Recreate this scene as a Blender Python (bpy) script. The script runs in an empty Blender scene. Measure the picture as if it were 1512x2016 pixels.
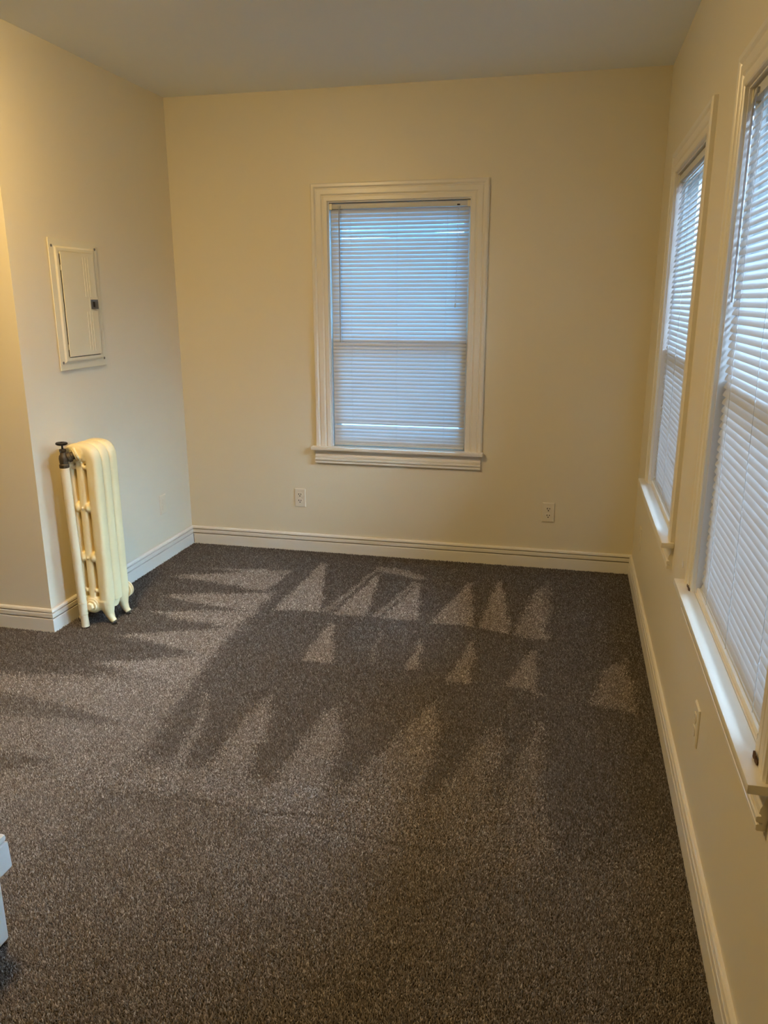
import bpy, bmesh, math, random
import numpy as np
from mathutils import Vector, Matrix

random.seed(7)
rng = np.random.default_rng(11)
S = bpy.context.scene
COL = S.collection

# ------------------------------------------------------------------ camera
YAW, PITCH, ROLL, FPX = 0.2297, 0.2646, -0.0015, 1548.1
cam = bpy.data.cameras.new('camera')
cam.sensor_fit = 'HORIZONTAL'
cam.sensor_width = 36.0
cam.lens = FPX / 1512.0 * 36.0
cam.clip_start = 0.05
camo = bpy.data.objects.new('camera', cam)
COL.objects.link(camo)
f = Vector((-math.sin(YAW) * math.cos(PITCH), math.cos(YAW) * math.cos(PITCH), -math.sin(PITCH)))
r = Vector((math.cos(YAW), math.sin(YAW), 0))
u = r.cross(f)
r2 = math.cos(ROLL) * r + math.sin(ROLL) * u
u2 = -math.sin(ROLL) * r + math.cos(ROLL) * u
M = Matrix((r2, u2, -f)).transposed().to_4x4()
M.translation = Vector((0, 0, 1.5))
camo.matrix_world = M
S.camera = camo

# ------------------------------------------------------------------ world (overcast sky), exposure
SKY_PALE, SKY_BLUE = (0.46, 0.66, 0.96), (0.15, 0.53, 1.0)
SKY_STRENGTH = 160.0
LAMP_COLOR = (1.0, 0.68, 0.30)
LAMP_STRENGTH = 120.0
w = bpy.data.worlds.new('overcast_sky')
S.world = w
w.use_nodes = True
nt = w.node_tree
bg = nt.nodes['Background']
tc = nt.nodes.new('ShaderNodeTexCoord')
sx = nt.nodes.new('ShaderNodeSeparateXYZ')
rp = nt.nodes.new('ShaderNodeValToRGB')
mp = nt.nodes.new('ShaderNodeMapRange')
mp.inputs['From Min'].default_value = -1.0
nt.links.new(tc.outputs['Generated'], sx.inputs[0])
nt.links.new(sx.outputs['Z'], mp.inputs['Value'])
nt.links.new(mp.outputs[0], rp.inputs[0])
# brightness of an overcast sky: the zenith about three times the horizon; dull ground below
for k, (pos, g) in enumerate(((0.485, 0.08), (0.515, 0.36), (0.75, 0.70), (1.0, 1.0))):
    e = rp.color_ramp.elements[k] if k < 2 else rp.color_ramp.elements.new(pos)
    e.position = pos
    e.color = (g, g, g, 1)
# clearer blue beyond the back wall, paler cloud on the side of the two windows
az = nt.nodes.new('ShaderNodeMapRange'); az.interpolation_type = 'SMOOTHSTEP'
az.inputs['From Min'].default_value = -0.9; az.inputs['From Max'].default_value = 0.9
df = nt.nodes.new('ShaderNodeMath'); df.operation = 'SUBTRACT'
nt.links.new(sx.outputs['Y'], df.inputs[0]); nt.links.new(sx.outputs['X'], df.inputs[1])
nt.links.new(df.outputs[0], az.inputs['Value'])
mc = nt.nodes.new('ShaderNodeMix'); mc.data_type = 'RGBA'
mc.inputs['A'].default_value = (*SKY_PALE, 1); mc.inputs['B'].default_value = (*SKY_BLUE, 1)
nt.links.new(az.outputs[0], mc.inputs['Factor'])
ml = nt.nodes.new('ShaderNodeMix'); ml.data_type = 'RGBA'; ml.blend_type = 'MULTIPLY'; ml.inputs['Factor'].default_value = 1.0
nt.links.new(mc.outputs['Result'], ml.inputs['A']); nt.links.new(rp.outputs[0], ml.inputs['B'])
nt.links.new(ml.outputs['Result'], bg.inputs['Color'])
bg.inputs['Strength'].default_value = SKY_STRENGTH

S.view_settings.view_transform = 'Standard'
S.view_settings.look = 'None'
S.view_settings.gamma = 1
S.view_settings.use_curve_mapping = False
S.view_settings.exposure = 0.0
S.cycles.use_denoising = True
S.cycles.max_bounces = 10
S.cycles.diffuse_bounces = 6
S.cycles.glossy_bounces = 3
S.cycles.transmission_bounces = 6
S.cycles.transparent_max_bounces = 10
S.cycles.sample_clamp_indirect = 6.0
S.cycles.caustics_reflective = False
S.cycles.caustics_refractive = False

# ------------------------------------------------------------------ room measures (metres, camera foot at the origin)
XL, XR, D, H = -2.292, 0.400, 4.419, 2.582
YC = 2.98            # outside corner where the left wall ends
YB, XE = -1.9, -4.3  # wall behind the camera, end wall of the side room
FZ = -0.0085         # carpet backing; the pile stands up to z = 0

# ------------------------------------------------------------------ materials
def mat(name, color, rough=0.6, spec=0.5, metal=0.0, bump=0.0, bscale=60.0, var=0.0, vscale=3.0, coat=0.0):
    m = bpy.data.materials.new(name)
    m.use_nodes = True
    n, l = m.node_tree.nodes, m.node_tree.links
    b = n['Principled BSDF']
    b.inputs['Base Color'].default_value = (*color, 1)
    b.inputs['Roughness'].default_value = rough
    b.inputs['Specular IOR Level'].default_value = spec
    b.inputs['Metallic'].default_value = metal
    b.inputs['Coat Weight'].default_value = coat
    g = n.new('ShaderNodeNewGeometry')
    if var:
        t = n.new('ShaderNodeTexNoise'); t.inputs['Scale'].default_value = vscale; t.inputs['Detail'].default_value = 5
        l.new(g.outputs['Position'], t.inputs['Vector'])
        mx = n.new('ShaderNodeMix'); mx.data_type = 'RGBA'
        mx.inputs['A'].default_value = (*[c * (1 - var) for c in color], 1)
        mx.inputs['B'].default_value = (*[min(1, c * (1 + var)) for c in color], 1)
        l.new(t.outputs['Fac'], mx.inputs['Factor'])
        l.new(mx.outputs['Result'], b.inputs['Base Color'])
    if bump:
        t = n.new('ShaderNodeTexNoise'); t.inputs['Scale'].default_value = bscale; t.inputs['Detail'].default_value = 3
        l.new(g.outputs['Position'], t.inputs['Vector'])
        bp = n.new('ShaderNodeBump'); bp.inputs['Strength'].default_value = bump; bp.inputs['Distance'].default_value = 0.004
        l.new(t.outputs['Fac'], bp.inputs['Height'])
        l.new(bp.outputs['Normal'], b.inputs['Normal'])
    return m

M_WALL = mat('cream_wall_paint', (0.79, 0.725, 0.545), 0.42, 0.45, bump=0.10, bscale=26, var=0.015, vscale=2)
M_CEIL = mat('white_ceiling_paint', (0.88, 0.93, 0.96), 0.8, 0.2, bump=0.06, bscale=30)
M_TRIM = mat('cream_trim_enamel', (0.81, 0.775, 0.66), 0.30, 0.5, bump=0.05, bscale=35)
M_WOOD = mat('bare_dark_wood', (0.10, 0.06, 0.035), 0.8, 0.2, bump=0.3, bscale=120)
M_GROOVE_SHADE = mat('groove_shade', (0.20, 0.165, 0.11), 0.9, 0.1)  # dark brown painted into the baseboard grooves in place of their shadow lines
M_GAP = mat('dark_gap', (0.02, 0.018, 0.015), 0.9, 0.1)
M_SASH = mat('white_sash_paint', (0.80, 0.79, 0.76), 0.4, 0.4)
M_RAD = mat('cream_radiator_enamel', (0.92, 0.80, 0.46), 0.28, 0.5, bump=0.10, bscale=45, var=0.04, vscale=9)
M_PIPE = mat('cream_pipe_enamel', (0.84, 0.75, 0.50), 0.32, 0.5, bump=0.08, bscale=40)
M_BRASS = mat('tarnished_brass', (0.10, 0.078, 0.046), 0.55, 0.4, 0.5, bump=0.2, bscale=150)
M_BLACK = mat('black_plastic', (0.010, 0.009, 0.009), 0.5, 0.3)
M_PANEL = mat('cream_panel_enamel', (0.78, 0.73, 0.53), 0.33, 0.5, bump=0.04, bscale=30)
M_LATCH = mat('grey_latch_plastic', (0.10, 0.105, 0.105), 0.45, 0.5)
M_SCREW = mat('steel_screw', (0.22, 0.21, 0.18), 0.4, 0.5, 0.6)
M_PLATE = mat('ivory_outlet_plastic', (0.78, 0.73, 0.58), 0.35, 0.5)
M_PLATEW = mat('wall_painted_outlet', (0.80, 0.72, 0.52), 0.42, 0.45)
M_SLOT = mat('outlet_slot', (0.012, 0.010, 0.008), 0.8, 0.2)
M_WHITE = mat('white_chest_paint', (0.56, 0.52, 0.465), 0.4, 0.4)
M_RAIL = mat('white_blind_rail', (0.62, 0.63, 0.60), 0.4, 0.4)
M_WAND = mat('clear_grey_wand', (0.42, 0.43, 0.46), 0.25, 0.5)
M_CORD = mat('white_cord', (0.55, 0.56, 0.58), 0.9, 0.1)
M_LAMPW = mat('white_lamp_base', (0.8, 0.8, 0.78), 0.5, 0.3)

def slat_material():
    m = bpy.data.materials.new('white_translucent_vinyl'); m.use_nodes = True
    n, l = m.node_tree.nodes, m.node_tree.links
    out = n['Material Output']; b = n['Principled BSDF']
    b.inputs['Base Color'].default_value = (0.60, 0.62, 0.63, 1)
    b.inputs['Roughness'].default_value = 0.35
    t = n.new('ShaderNodeBsdfTranslucent'); t.inputs['Color'].default_value = (0.80, 0.84, 0.86, 1)
    mx = n.new('ShaderNodeMixShader'); mx.inputs[0].default_value = SLAT_T
    l.new(b.outputs[0], mx.inputs[1]); l.new(t.outputs[0], mx.inputs[2]); l.new(mx.outputs[0], out.inputs[0])
    return m
SLAT_T = 0.13
M_SLAT = slat_material()

def glass_material():
    m = bpy.data.materials.new('window_glass'); m.use_nodes = True
    n, l = m.node_tree.nodes, m.node_tree.links
    out = n['Material Output']
    tr = n.new('ShaderNodeBsdfTransparent'); gl = n.new('ShaderNodeBsdfGlossy'); gl.inputs['Roughness'].default_value = 0.02
    tr.inputs['Color'].default_value = (0.93, 0.96, 0.95, 1)
    fr = n.new('ShaderNodeFresnel'); fr.inputs[0].default_value = 1.45
    mx = n.new('ShaderNodeMixShader')
    l.new(fr.outputs[0], mx.inputs[0]); l.new(tr.outputs[0], mx.inputs[1]); l.new(gl.outputs[0], mx.inputs[2]); l.new(mx.outputs[0], out.inputs[0])
    return m
M_GLASS = glass_material()

def screen_material():
    m = bpy.data.materials.new('insect_screen_mesh'); m.use_nodes = True
    n, l = m.node_tree.nodes, m.node_tree.links
    out = n['Material Output']
    tr = n.new('ShaderNodeBsdfTransparent'); df = n.new('ShaderNodeBsdfDiffuse'); df.inputs[0].default_value = (0.12, 0.12, 0.13, 1)
    mx = n.new('ShaderNodeMixShader'); mx.inputs[0].default_value = 0.35
    l.new(tr.outputs[0], mx.inputs[1]); l.new(df.outputs[0], mx.inputs[2]); l.new(mx.outputs[0], out.inputs[0])
    return m
M_SCREEN = screen_material()

def lamp_material():
    m = bpy.data.materials.new('lit_frosted_dome'); m.use_nodes = True
    n, l = m.node_tree.nodes, m.node_tree.links
    e = n.new('ShaderNodeEmission'); e.inputs[0].default_value = (*LAMP_COLOR, 1); e.inputs[1].default_value = LAMP_STRENGTH
    l.new(e.outputs[0], n['Material Output'].inputs[0])
    return m
M_DOME = lamp_material()

def carpet_base_material():
    m = mat('carpet_backing', (0.055, 0.045, 0.036), 1.0, 0.0, bump=1.0, bscale=230, var=0.6, vscale=190)
    return m
M_CARPET = carpet_base_material()

def pile_material():
    m = bpy.data.materials.new('carpet_pile_yarn'); m.use_nodes = True
    n, l = m.node_tree.nodes, m.node_tree.links
    b = n['Principled BSDF']; b.inputs['Roughness'].default_value = 0.9; b.inputs['Specular IOR Level'].default_value = 0.15
    a = n.new('ShaderNodeAttribute'); a.attribute_name = 'tone'
    l.new(a.outputs['Color'], b.inputs['Base Color'])
    return m
M_PILE = pile_material()

# ------------------------------------------------------------------ object helpers
def tag(o, label=None, cat=None, group=None, kind=None):
    if label: o['label'] = label
    if cat: o['category'] = cat
    if group: o['group'] = group
    if kind: o['kind'] = kind
    return o

def empty(name, loc=(0, 0, 0), **kw):
    o = bpy.data.objects.new(name, None); COL.objects.link(o); o.location = loc; o.empty_display_size = 0.1
    return tag(o, **kw)

def obj(name, bm, m, parent=None, smooth=False, **kw):
    if isinstance(bm, bmesh.types.BMesh):
        bmesh.ops.recalc_face_normals(bm, faces=bm.faces[:])
        me = bpy.data.meshes.new(name); bm.to_mesh(me); bm.free()
        if smooth:
            me.shade_smooth()
            me.set_sharp_from_angle(angle=math.radians(35))
    else:
        me = bm
    if m is not None and not me.materials: me.materials.append(m)
    o = bpy.data.objects.new(name, me); COL.objects.link(o)
    if parent is not None:
        o.parent = parent
        bpy.context.view_layer.update()
        o.matrix_parent_inverse = PINV(parent)
    return tag(o, **kw)

def PINV(p):
    # parts are modelled in world space: undo the whole chain of (rotation-free) parent placements
    t = Vector((0, 0, 0)); q = p
    while q is not None:
        t += q.location + q.matrix_parent_inverse.translation; q = q.parent
    return Matrix.Translation(-t)

def box(bm, x0, x1, y0, y1, z0, z1, bevel=0.0):
    v = [bm.verts.new((x, y, z)) for x in (x0, x1) for y in (y0, y1) for z in (z0, z1)]
    q = [(0, 1, 3, 2), (4, 6, 7, 5), (0, 4, 5, 1), (2, 3, 7, 6), (0, 2, 6, 4), (1, 5, 7, 3)]
    fs = [bm.faces.new([v[i] for i in a]) for a in q]
    if bevel:
        es = list({e for fc in fs for e in fc.edges})
        bmesh.ops.bevel(bm, geom=es, offset=bevel, segments=2, profile=0.6, affect='EDGES')
    return bm

def nb(): return bmesh.new()

def spow(x, e): return math.copysign(abs(x) ** e, x)

def tube(bm, pts, rad, n=16, ell=None, caps=True, sq=2.0):
    """swept tube along points; rad is a number or one per point"""
    pts = [Vector(p) for p in pts]
    rads = rad if isinstance(rad, (list, tuple)) else [rad] * len(pts)
    rings = []
    prev = None
    for i, p in enumerate(pts):
        t = (pts[min(i + 1, len(pts) - 1)] - pts[max(i - 1, 0)]).normalized()
        if prev is None:
            a = t.orthogonal().normalized()
            if ell is not None:
                a = Vector(ell) - t * t.dot(Vector(ell)); a.normalize()
        else:
            a = prev - t * t.dot(prev); a.normalize()
        prev = a
        b = t.cross(a)
        R = rads[i]; ra, rb = (R if isinstance(R, (list, tuple)) else (R, R))
        rings.append([bm.verts.new(p + a * ra * spow(math.cos(2 * math.pi * k / n), 2 / sq) + b * rb * spow(math.sin(2 * math.pi * k / n), 2 / sq)) for k in range(n)])
    for A, B in zip(rings, rings[1:]):
        for k in range(n):
            bm.faces.new((A[k], A[(k + 1) % n], B[(k + 1) % n], B[k]))
    if caps:
        bm.faces.new(rings[0]); bm.faces.new(rings[-1])
    return bm

def lathe(bm, axis_p, axis_d, prof, n=24):
    """prof: list of (distance along the axis, radius)"""
    d = Vector(axis_d).normalized(); p0 = Vector(axis_p)
    return tube(bm, [p0 + d * s for s, _ in prof], [max(R, 1e-4) for _, R in prof], n) if False else _lathe(bm, p0, d, prof, n)

def _lathe(bm, p0, d, prof, n):
    a = d.orthogonal().normalized(); b = d.cross(a)
    rings = []
    for s, R in prof:
        rings.append([bm.verts.new(p0 + d * s + a * R * math.cos(2 * math.pi * k / n) + b * R * math.sin(2 * math.pi * k / n)) for k in range(n)])
    for A, B in zip(rings, rings[1:]):
        for k in range(n):
            bm.faces.new((A[k], A[(k + 1) % n], B[(k + 1) % n], B[k]))
    bm.faces.new(rings[0]); bm.faces.new(rings[-1])
    return bm

def inter(p, d, q, e):
    c = d[0] * e[1] - d[1] * e[0]
    if abs(c) < 1e-9: return q
    t = ((q[0] - p[0]) * e[1] - (q[1] - p[1]) * e[0]) / c
    return (p[0] + d[0] * t, p[1] + d[1] * t)

def mitre_path(path, off):
    """points of the path shifted to its left by off, mitred at the corners"""
    n = len(path); dirs = []
    for a, b in zip(path, path[1:]):
        L = math.hypot(b[0] - a[0], b[1] - a[1]); dirs.append(((b[0] - a[0]) / L, (b[1] - a[1]) / L))
    out = []
    for i in range(n):
        d0 = dirs[max(i - 1, 0)]; d1 = dirs[min(i, n - 2)]
        p0 = (path[i][0] - d0[1] * off, path[i][1] + d0[0] * off)
        p1 = (path[i][0] - d1[1] * off, path[i][1] + d1[0] * off)
        out.append(inter(p0, d0, p1, d1))
    return out

def moulding(path, prof, place, names, m, parent=None, shade_faces=None, **kw):
    """one mesh per straight run; prof is a closed outline of (offset to the left, height off the wall)"""
    lines = [mitre_path(path, o) for o, _ in prof]
    res = []
    for i in range(len(path) - 1):
        bm = nb()
        A = [bm.verts.new(place(lines[k][i], prof[k][1])) for k in range(len(prof))]
        B = [bm.verts.new(place(lines[k][i + 1], prof[k][1])) for k in range(len(prof))]
        n = len(prof)
        for k in range(n):
            fc = bm.faces.new((A[k], A[(k + 1) % n], B[(k + 1) % n], B[k]))
            if shade_faces and k in shade_faces: fc.material_index = 1      # shade of the quirks painted on as a dark colour
        bm.faces.new(A); bm.faces.new(B)
        res.append(obj(names[i] if isinstance(names, (list, tuple)) else names, bm, m, parent, **kw))
        if shade_faces: res[-1].data.materials.append(M_GROOVE_SHADE)
    return res

# ------------------------------------------------------------------ room shell
# windows: wall, span along the wall, sill and head heights
W1 = (-1.349, -0.556)          # back wall, in x
W2 = (2.944, 3.806)            # right wall, in y
W3 = (1.455, 2.346)
SILL, HEAD = 0.640, 2.016
WT = 0.17

def wall_with_holes(name, u0, u1, holes, put):
    bm = nb(); cur = u0
    for a, b in holes:
        put(bm, cur, a, FZ, H + 0.06)
        put(bm, a, b, FZ, SILL); put(bm, a, b, HEAD, H + 0.06)
        cur = b
    put(bm, cur, u1, FZ, H + 0.06)
    bmesh.ops.remove_doubles(bm, verts=bm.verts[:], dist=1e-5)
    return obj(name, bm, M_WALL, kind='structure')

wall_with_holes('wall_back', XL - 0.12, XR + WT, [W1], lambda bm, a, b, z0, z1: box(bm, a, b, D, D + WT, z0, z1))
wall_with_holes('wall_right', YB - 0.1, D, [W3, W2], lambda bm, a, b, z0, z1: box(bm, XR, XR + WT, a, b, z0, z1))
obj('wall_left', box(nb(), XL - 0.12, XL, YC + 0.006, D, FZ, H + 0.06), M_WALL, kind='structure')
obj('wall_alcove', box(nb(), XE, XL, YC, YC + 0.006, FZ, H + 0.06), M_WALL, kind='structure')
obj('wall_rear', box(nb(), XE, XR, YB - 0.1, YB, FZ, H + 0.06), M_WALL, kind='structure')
obj('wall_end', box(nb(), XE - 0.1, XE, YB - 0.1, YC + 0.006, FZ, H + 0.06), M_WALL, kind='structure')
obj('floor', box(nb(), XE - 0.1, XR + WT, YB - 0.1, D + WT, FZ - 0.1, FZ), M_CARPET, kind='structure')

# the plaster ceiling, with the slight waviness and hand-cut edge it shows
def ceiling():
    bm = nb(); nx, ny = 48, 62
    x0, x1, y0, y1 = XE - 0.1, XR + WT, YB - 0.1, D + WT
    V = []
    for j in range(ny + 1):
        row = []
        for i in range(nx + 1):
            x = x0 + (x1 - x0) * i / nx; y = y0 + (y1 - y0) * j / ny
            z = H + 0.004 * math.sin(1.9 * x + 0.6) * math.sin(1.3 * y + 1.0) + 0.002 * math.sin(5.1 * x) * math.sin(4.3 * y)
            row.append(bm.verts.new((x, y, z)))
        V.append(row)
    T = [bm.verts.new((x, y, H + 0.10)) for x, y in ((x0, y0), (x1, y0), (x1, y1), (x0, y1))]
    for j in range(ny):
        for i in range(nx):
            bm.faces.new((V[j][i], V[j][i + 1], V[j + 1][i + 1], V[j + 1][i]))
    bm.faces.new(T)
    bm.faces.new([V[0][i] for i in range(nx + 1)] + [T[1], T[0]])
    bm.faces.new([V[ny][i] for i in range(nx, -1, -1)] + [T[3], T[2]])
    bm.faces.new([V[j][nx] for j in range(ny + 1)] + [T[2], T[1]])
    bm.faces.new([V[j][0] for j in range(ny, -1, -1)] + [T[0], T[3]])
    return obj('ceiling', bm, M_CEIL, smooth=True, kind='structure')
ceiling()

BASE = [(0, FZ), (0.0145, FZ), (0.0145, 0.0570), (0.0132, 0.0595), (0.0030, 0.0600), (0.0030, 0.0658), (0.0142, 0.0664),
        (0.0142, 0.0848), (0.0130, 0.0862), (0.0030, 0.0866), (0.0030, 0.0920), (0.0122, 0.0926), (0.0105, 0.1010), (0.0065, 0.1060), (0, 0.107)]
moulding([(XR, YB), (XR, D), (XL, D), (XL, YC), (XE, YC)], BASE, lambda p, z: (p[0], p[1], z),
         ['baseboard_right', 'baseboard_back', 'baseboard_left', 'baseboard_alcove'], M_TRIM, shade_faces=(4, 9), kind='structure')
# open joint in the corner of the skirting
bm = nb(); box(bm, XL + 0.0146, XL + 0.0172, D - 0.0158, D - 0.0146, 0.0, 0.058)
obj('trim_1', bm, M_GAP, kind='structure')

# ------------------------------------------------------------------ windows
CASING = [(0, 0), (0, 0.010), (0.003, 0.013), (0.022, 0.013), (0.026, 0.010), (0.030, 0.010), (0.034, 0.014), (0.038, 0.0155),
          (0.060, 0.0155), (0.0635, 0.012), (0.067, 0.012), (0.071, 0.016), (0.075, 0.019), (0.088, 0.019), (0.091, 0.016), (0.094, 0.014), (0.094, 0)]
APRON = [(0, 0), (0.017, 0), (0.019, 0.003), (0.019, 0.0115), (0.017, 0.013), (0.0085, 0.0135), (0.0085, 0.0175), (0.019, 0.018), (0.0205, 0.020), (0.0205, 0.028),
         (0.018, 0.030), (0.0120, 0.0305), (0.0120, 0.0335), (0.0165, 0.036), (0.0150, 0.046), (0.0110, 0.056), (0.0075, 0.066), (0.0065, 0.082), (0, 0.082)]   # (off the wall, up from the bottom)

def window(k, span, P, mirror, ledge=False):
    """P(u, v, d): u along the wall from left to right as seen from the room, v up, d out of the wall into the room"""
    u0, u1 = span
    root = empty('window_%d' % k, P((u0 + u1) / 2, SILL, 0), kind='structure')
    def bx(bm, a, b, v0, v1, d0, d1, bev=0.0):
        p, q = P(a, v0, d0), P(b, v1, d1)
        lo = [min(i, j) for i, j in zip(p, q)]; hi = [max(i, j) for i, j in zip(p, q)]
        return box(bm, lo[0], hi[0], lo[1], hi[1], lo[2], hi[2], bev)
    ST = 0.657
    moulding([(u0, ST), (u0, HEAD), (u1, HEAD), (u1, ST)], CASING, lambda p, z: P(p[0], p[1], z), 'casing', M_TRIM, root)
    # stool (inner sill) with horns, rounded nose
    bm = nb()
    bx(bm, u0 - 0.118, u1 + 0.104, 0.637, ST, 0.0005, 0.046, 0.004)
    o = obj('stool', bm, M_TRIM, root, smooth=True)
    bm = nb(); bx(bm, u0, u1, 0.6415, ST, -0.09, 0.0005); obj('sill', bm, M_TRIM, root)
    bm = nb(); n = len(APRON)
    A = [bm.verts.new(P(u0 - 0.100, 0.5555 + b, a)) for a, b in APRON]
    B = [bm.verts.new(P(u1 + 0.090, 0.5555 + b, a)) for a, b in APRON]
    for i in range(n): bm.faces.new((A[i], A[(i + 1) % n], B[(i + 1) % n], B[i]))
    bm.faces.new(A); bm.faces.new(B)
    obj('apron', bm, M_TRIM, root)
    if ledge:
        bm = nb(); bx(bm, u0 + 0.001, u1 - 0.001, ST, ST + 0.016, -0.012, -0.004, 0.002); obj('stop_bead', bm, M_TRIM, root)
    # jamb liners and stops
    for a, b in ((u0, u0 + 0.006), (u1 - 0.006, u1)):
        bm = nb(); bx(bm, a, b, ST, HEAD, -WT, 0.0); obj('jamb', bm, M_SASH, root)
    for a, b in ((u0 + 0.006, u0 + 0.016), (u1 - 0.016, u1 - 0.006)):
        bm = nb(); bx(bm, a, b, ST, HEAD - 0.006, -0.0450, -0.0345, 0.001); obj('stop_bead', bm, M_SASH, root)
    bm = nb(); bx(bm, u0 + 0.006, u1 - 0.006, HEAD - 0.006, HEAD, -WT, 0.0); obj('head_jamb', bm, M_SASH, root)
    bm = nb(); bx(bm, u0 + 0.006, u1 - 0.006, HEAD - 0.034, HEAD - 0.006, -0.0450, -0.0365); obj('head_light_block', bm, M_SASH, root)  # strip added to block light leaking in above the headrail
    bm = nb(); bx(bm, u0, u1, SILL, 0.6415, -WT - 0.03, -0.09); obj('outer_sill', bm, M_SASH, root)
    # two sashes: the lower one inside, the upper one further out
    MID = 1.265
    for nm, v0, v1, d in (('lower_sash', ST, MID + 0.022, -0.0455), ('upper_sash', MID - 0.018, HEAD - 0.006, -0.083)):
        a, b = u0 + 0.006, u1 - 0.006
        sash = None
        for part, (aa, bb, c0, c1) in (('bottom_rail', (a, b, v0, v0 + (0.055 if nm == 'lower_sash' else 0.036))), ('top_rail', (a, b, v1 - 0.036, v1)),
                                       ('stile', (a, a + 0.042, v0, v1)), ('stile', (b - 0.042, b, v0, v1))):
            if part == 'bottom_rail':
                bm = nb(); bx(bm, aa, bb, c0, c1, d - 0.035, d); sash = obj(nm, bm, M_SASH, root)
                lowtop = c1
            elif part == 'top_rail':
                bm = nb(); bx(bm, aa, bb, c0, c1, d - 0.035, d); obj('top_rail', bm, M_SASH, sash)
            else:
                bm = nb(); bx(bm, aa, bb, lowtop, v1 - 0.036, d - 0.035, d); obj('stile', bm, M_SASH, sash)
        bm = nb(); bx(bm, a + 0.042, b - 0.042, lowtop, v1 - 0.036, d - 0.020, d - 0.016); obj('pane', bm, M_GLASS, sash)
    bm = nb()
    vs = [bm.verts.new(P(x, y, -WT + 0.004)) for x, y in ((u0 + 0.006, 0.642), (u1 - 0.006, 0.642), (u1 - 0.006, MID), (u0 + 0.006, MID))]
    bm.faces.new(vs); obj('insect_screen', bm, M_SCREEN, root)
    return root, bx

P1 = lambda uu, v, d: (uu, D - d, v)
P2 = lambda uu, v, d: (XR - d, -uu, v)
win1, bx1 = window(1, W1, P1, False)
win2, bx2 = window(2, (-W2[1], -W2[0]), P2, False, ledge=True)
win3, bx3 = window(3, (-W3[1], -W3[0]), P2, False, ledge=True)

# chipped paint and bare wood where the casings of the near window meet its stool
def chip(parent, P, u0, u1, v0, v1, d, seed, m):
    rr = random.Random(seed); bm = nb(); n = 9; A = []; B = []
    for i in range(n):
        t = i / (n - 1); uu = u0 + (u1 - u0) * t
        A.append((uu, v0 - rr.uniform(0, 0.3) * (v1 - v0))); B.append((uu, v0 + (v1 - v0) * (0.35 + 0.65 * rr.random())))
    fr = [[bm.verts.new(P(x, y, dd)) for x, y in A + B[::-1]] for dd in (d, d - 0.003)]
    bm.faces.new(fr[0]); bm.faces.new(fr[1]); k = len(fr[0])
    for i in range(k): bm.faces.new((fr[0][i], fr[0][(i + 1) % k], fr[1][(i + 1) % k], fr[1][i]))
    return obj('chipped_patch', bm, m, parent)
chip(win3, P2, -2.392, -2.350, 0.660, 0.668, 0.0172, 3, M_WOOD)
chip(win3, P2, -1.450, -1.415, 0.660, 0.672, 0.0185, 5, M_WOOD)
chip(win3, P2, -1.470, -1.452, 0.664, 0.705, 0.0100, 12, M_TRIM)
chip(win3, P2, -2.63, -2.60, 0.648, 0.672, 0.0016, 8, M_SASH)
def scar(parent, P, u0, v0, u1, v1, d, m):
    bm = nb(); n = 6; rr = random.Random(2)
    for i in range(n):
        t = i / n; a = u0 + (u1 - u0) * t; b = a + (u1 - u0) / n; c = v0 + (v1 - v0) * t + rr.uniform(-0.004, 0.004)
        vs = [P(a, c, d), P(b, c, d), P(b, c + 0.005, d), P(a, c + 0.005, d)]
        ws = [P(a, c, d - 0.003), P(b, c, d - 0.003), P(b, c + 0.005, d - 0.003), P(a, c + 0.005, d - 0.003)]
        V = [bm.verts.new(x) for x in vs + ws]
        for q in ((0, 1, 2, 3), (7, 6, 5, 4), (0, 4, 5, 1), (1, 5, 6, 2), (2, 6, 7, 3), (3, 7, 4, 0)): bm.faces.new([V[i2] for i2 in q])
    return obj('crack', bm, m, parent)

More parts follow.
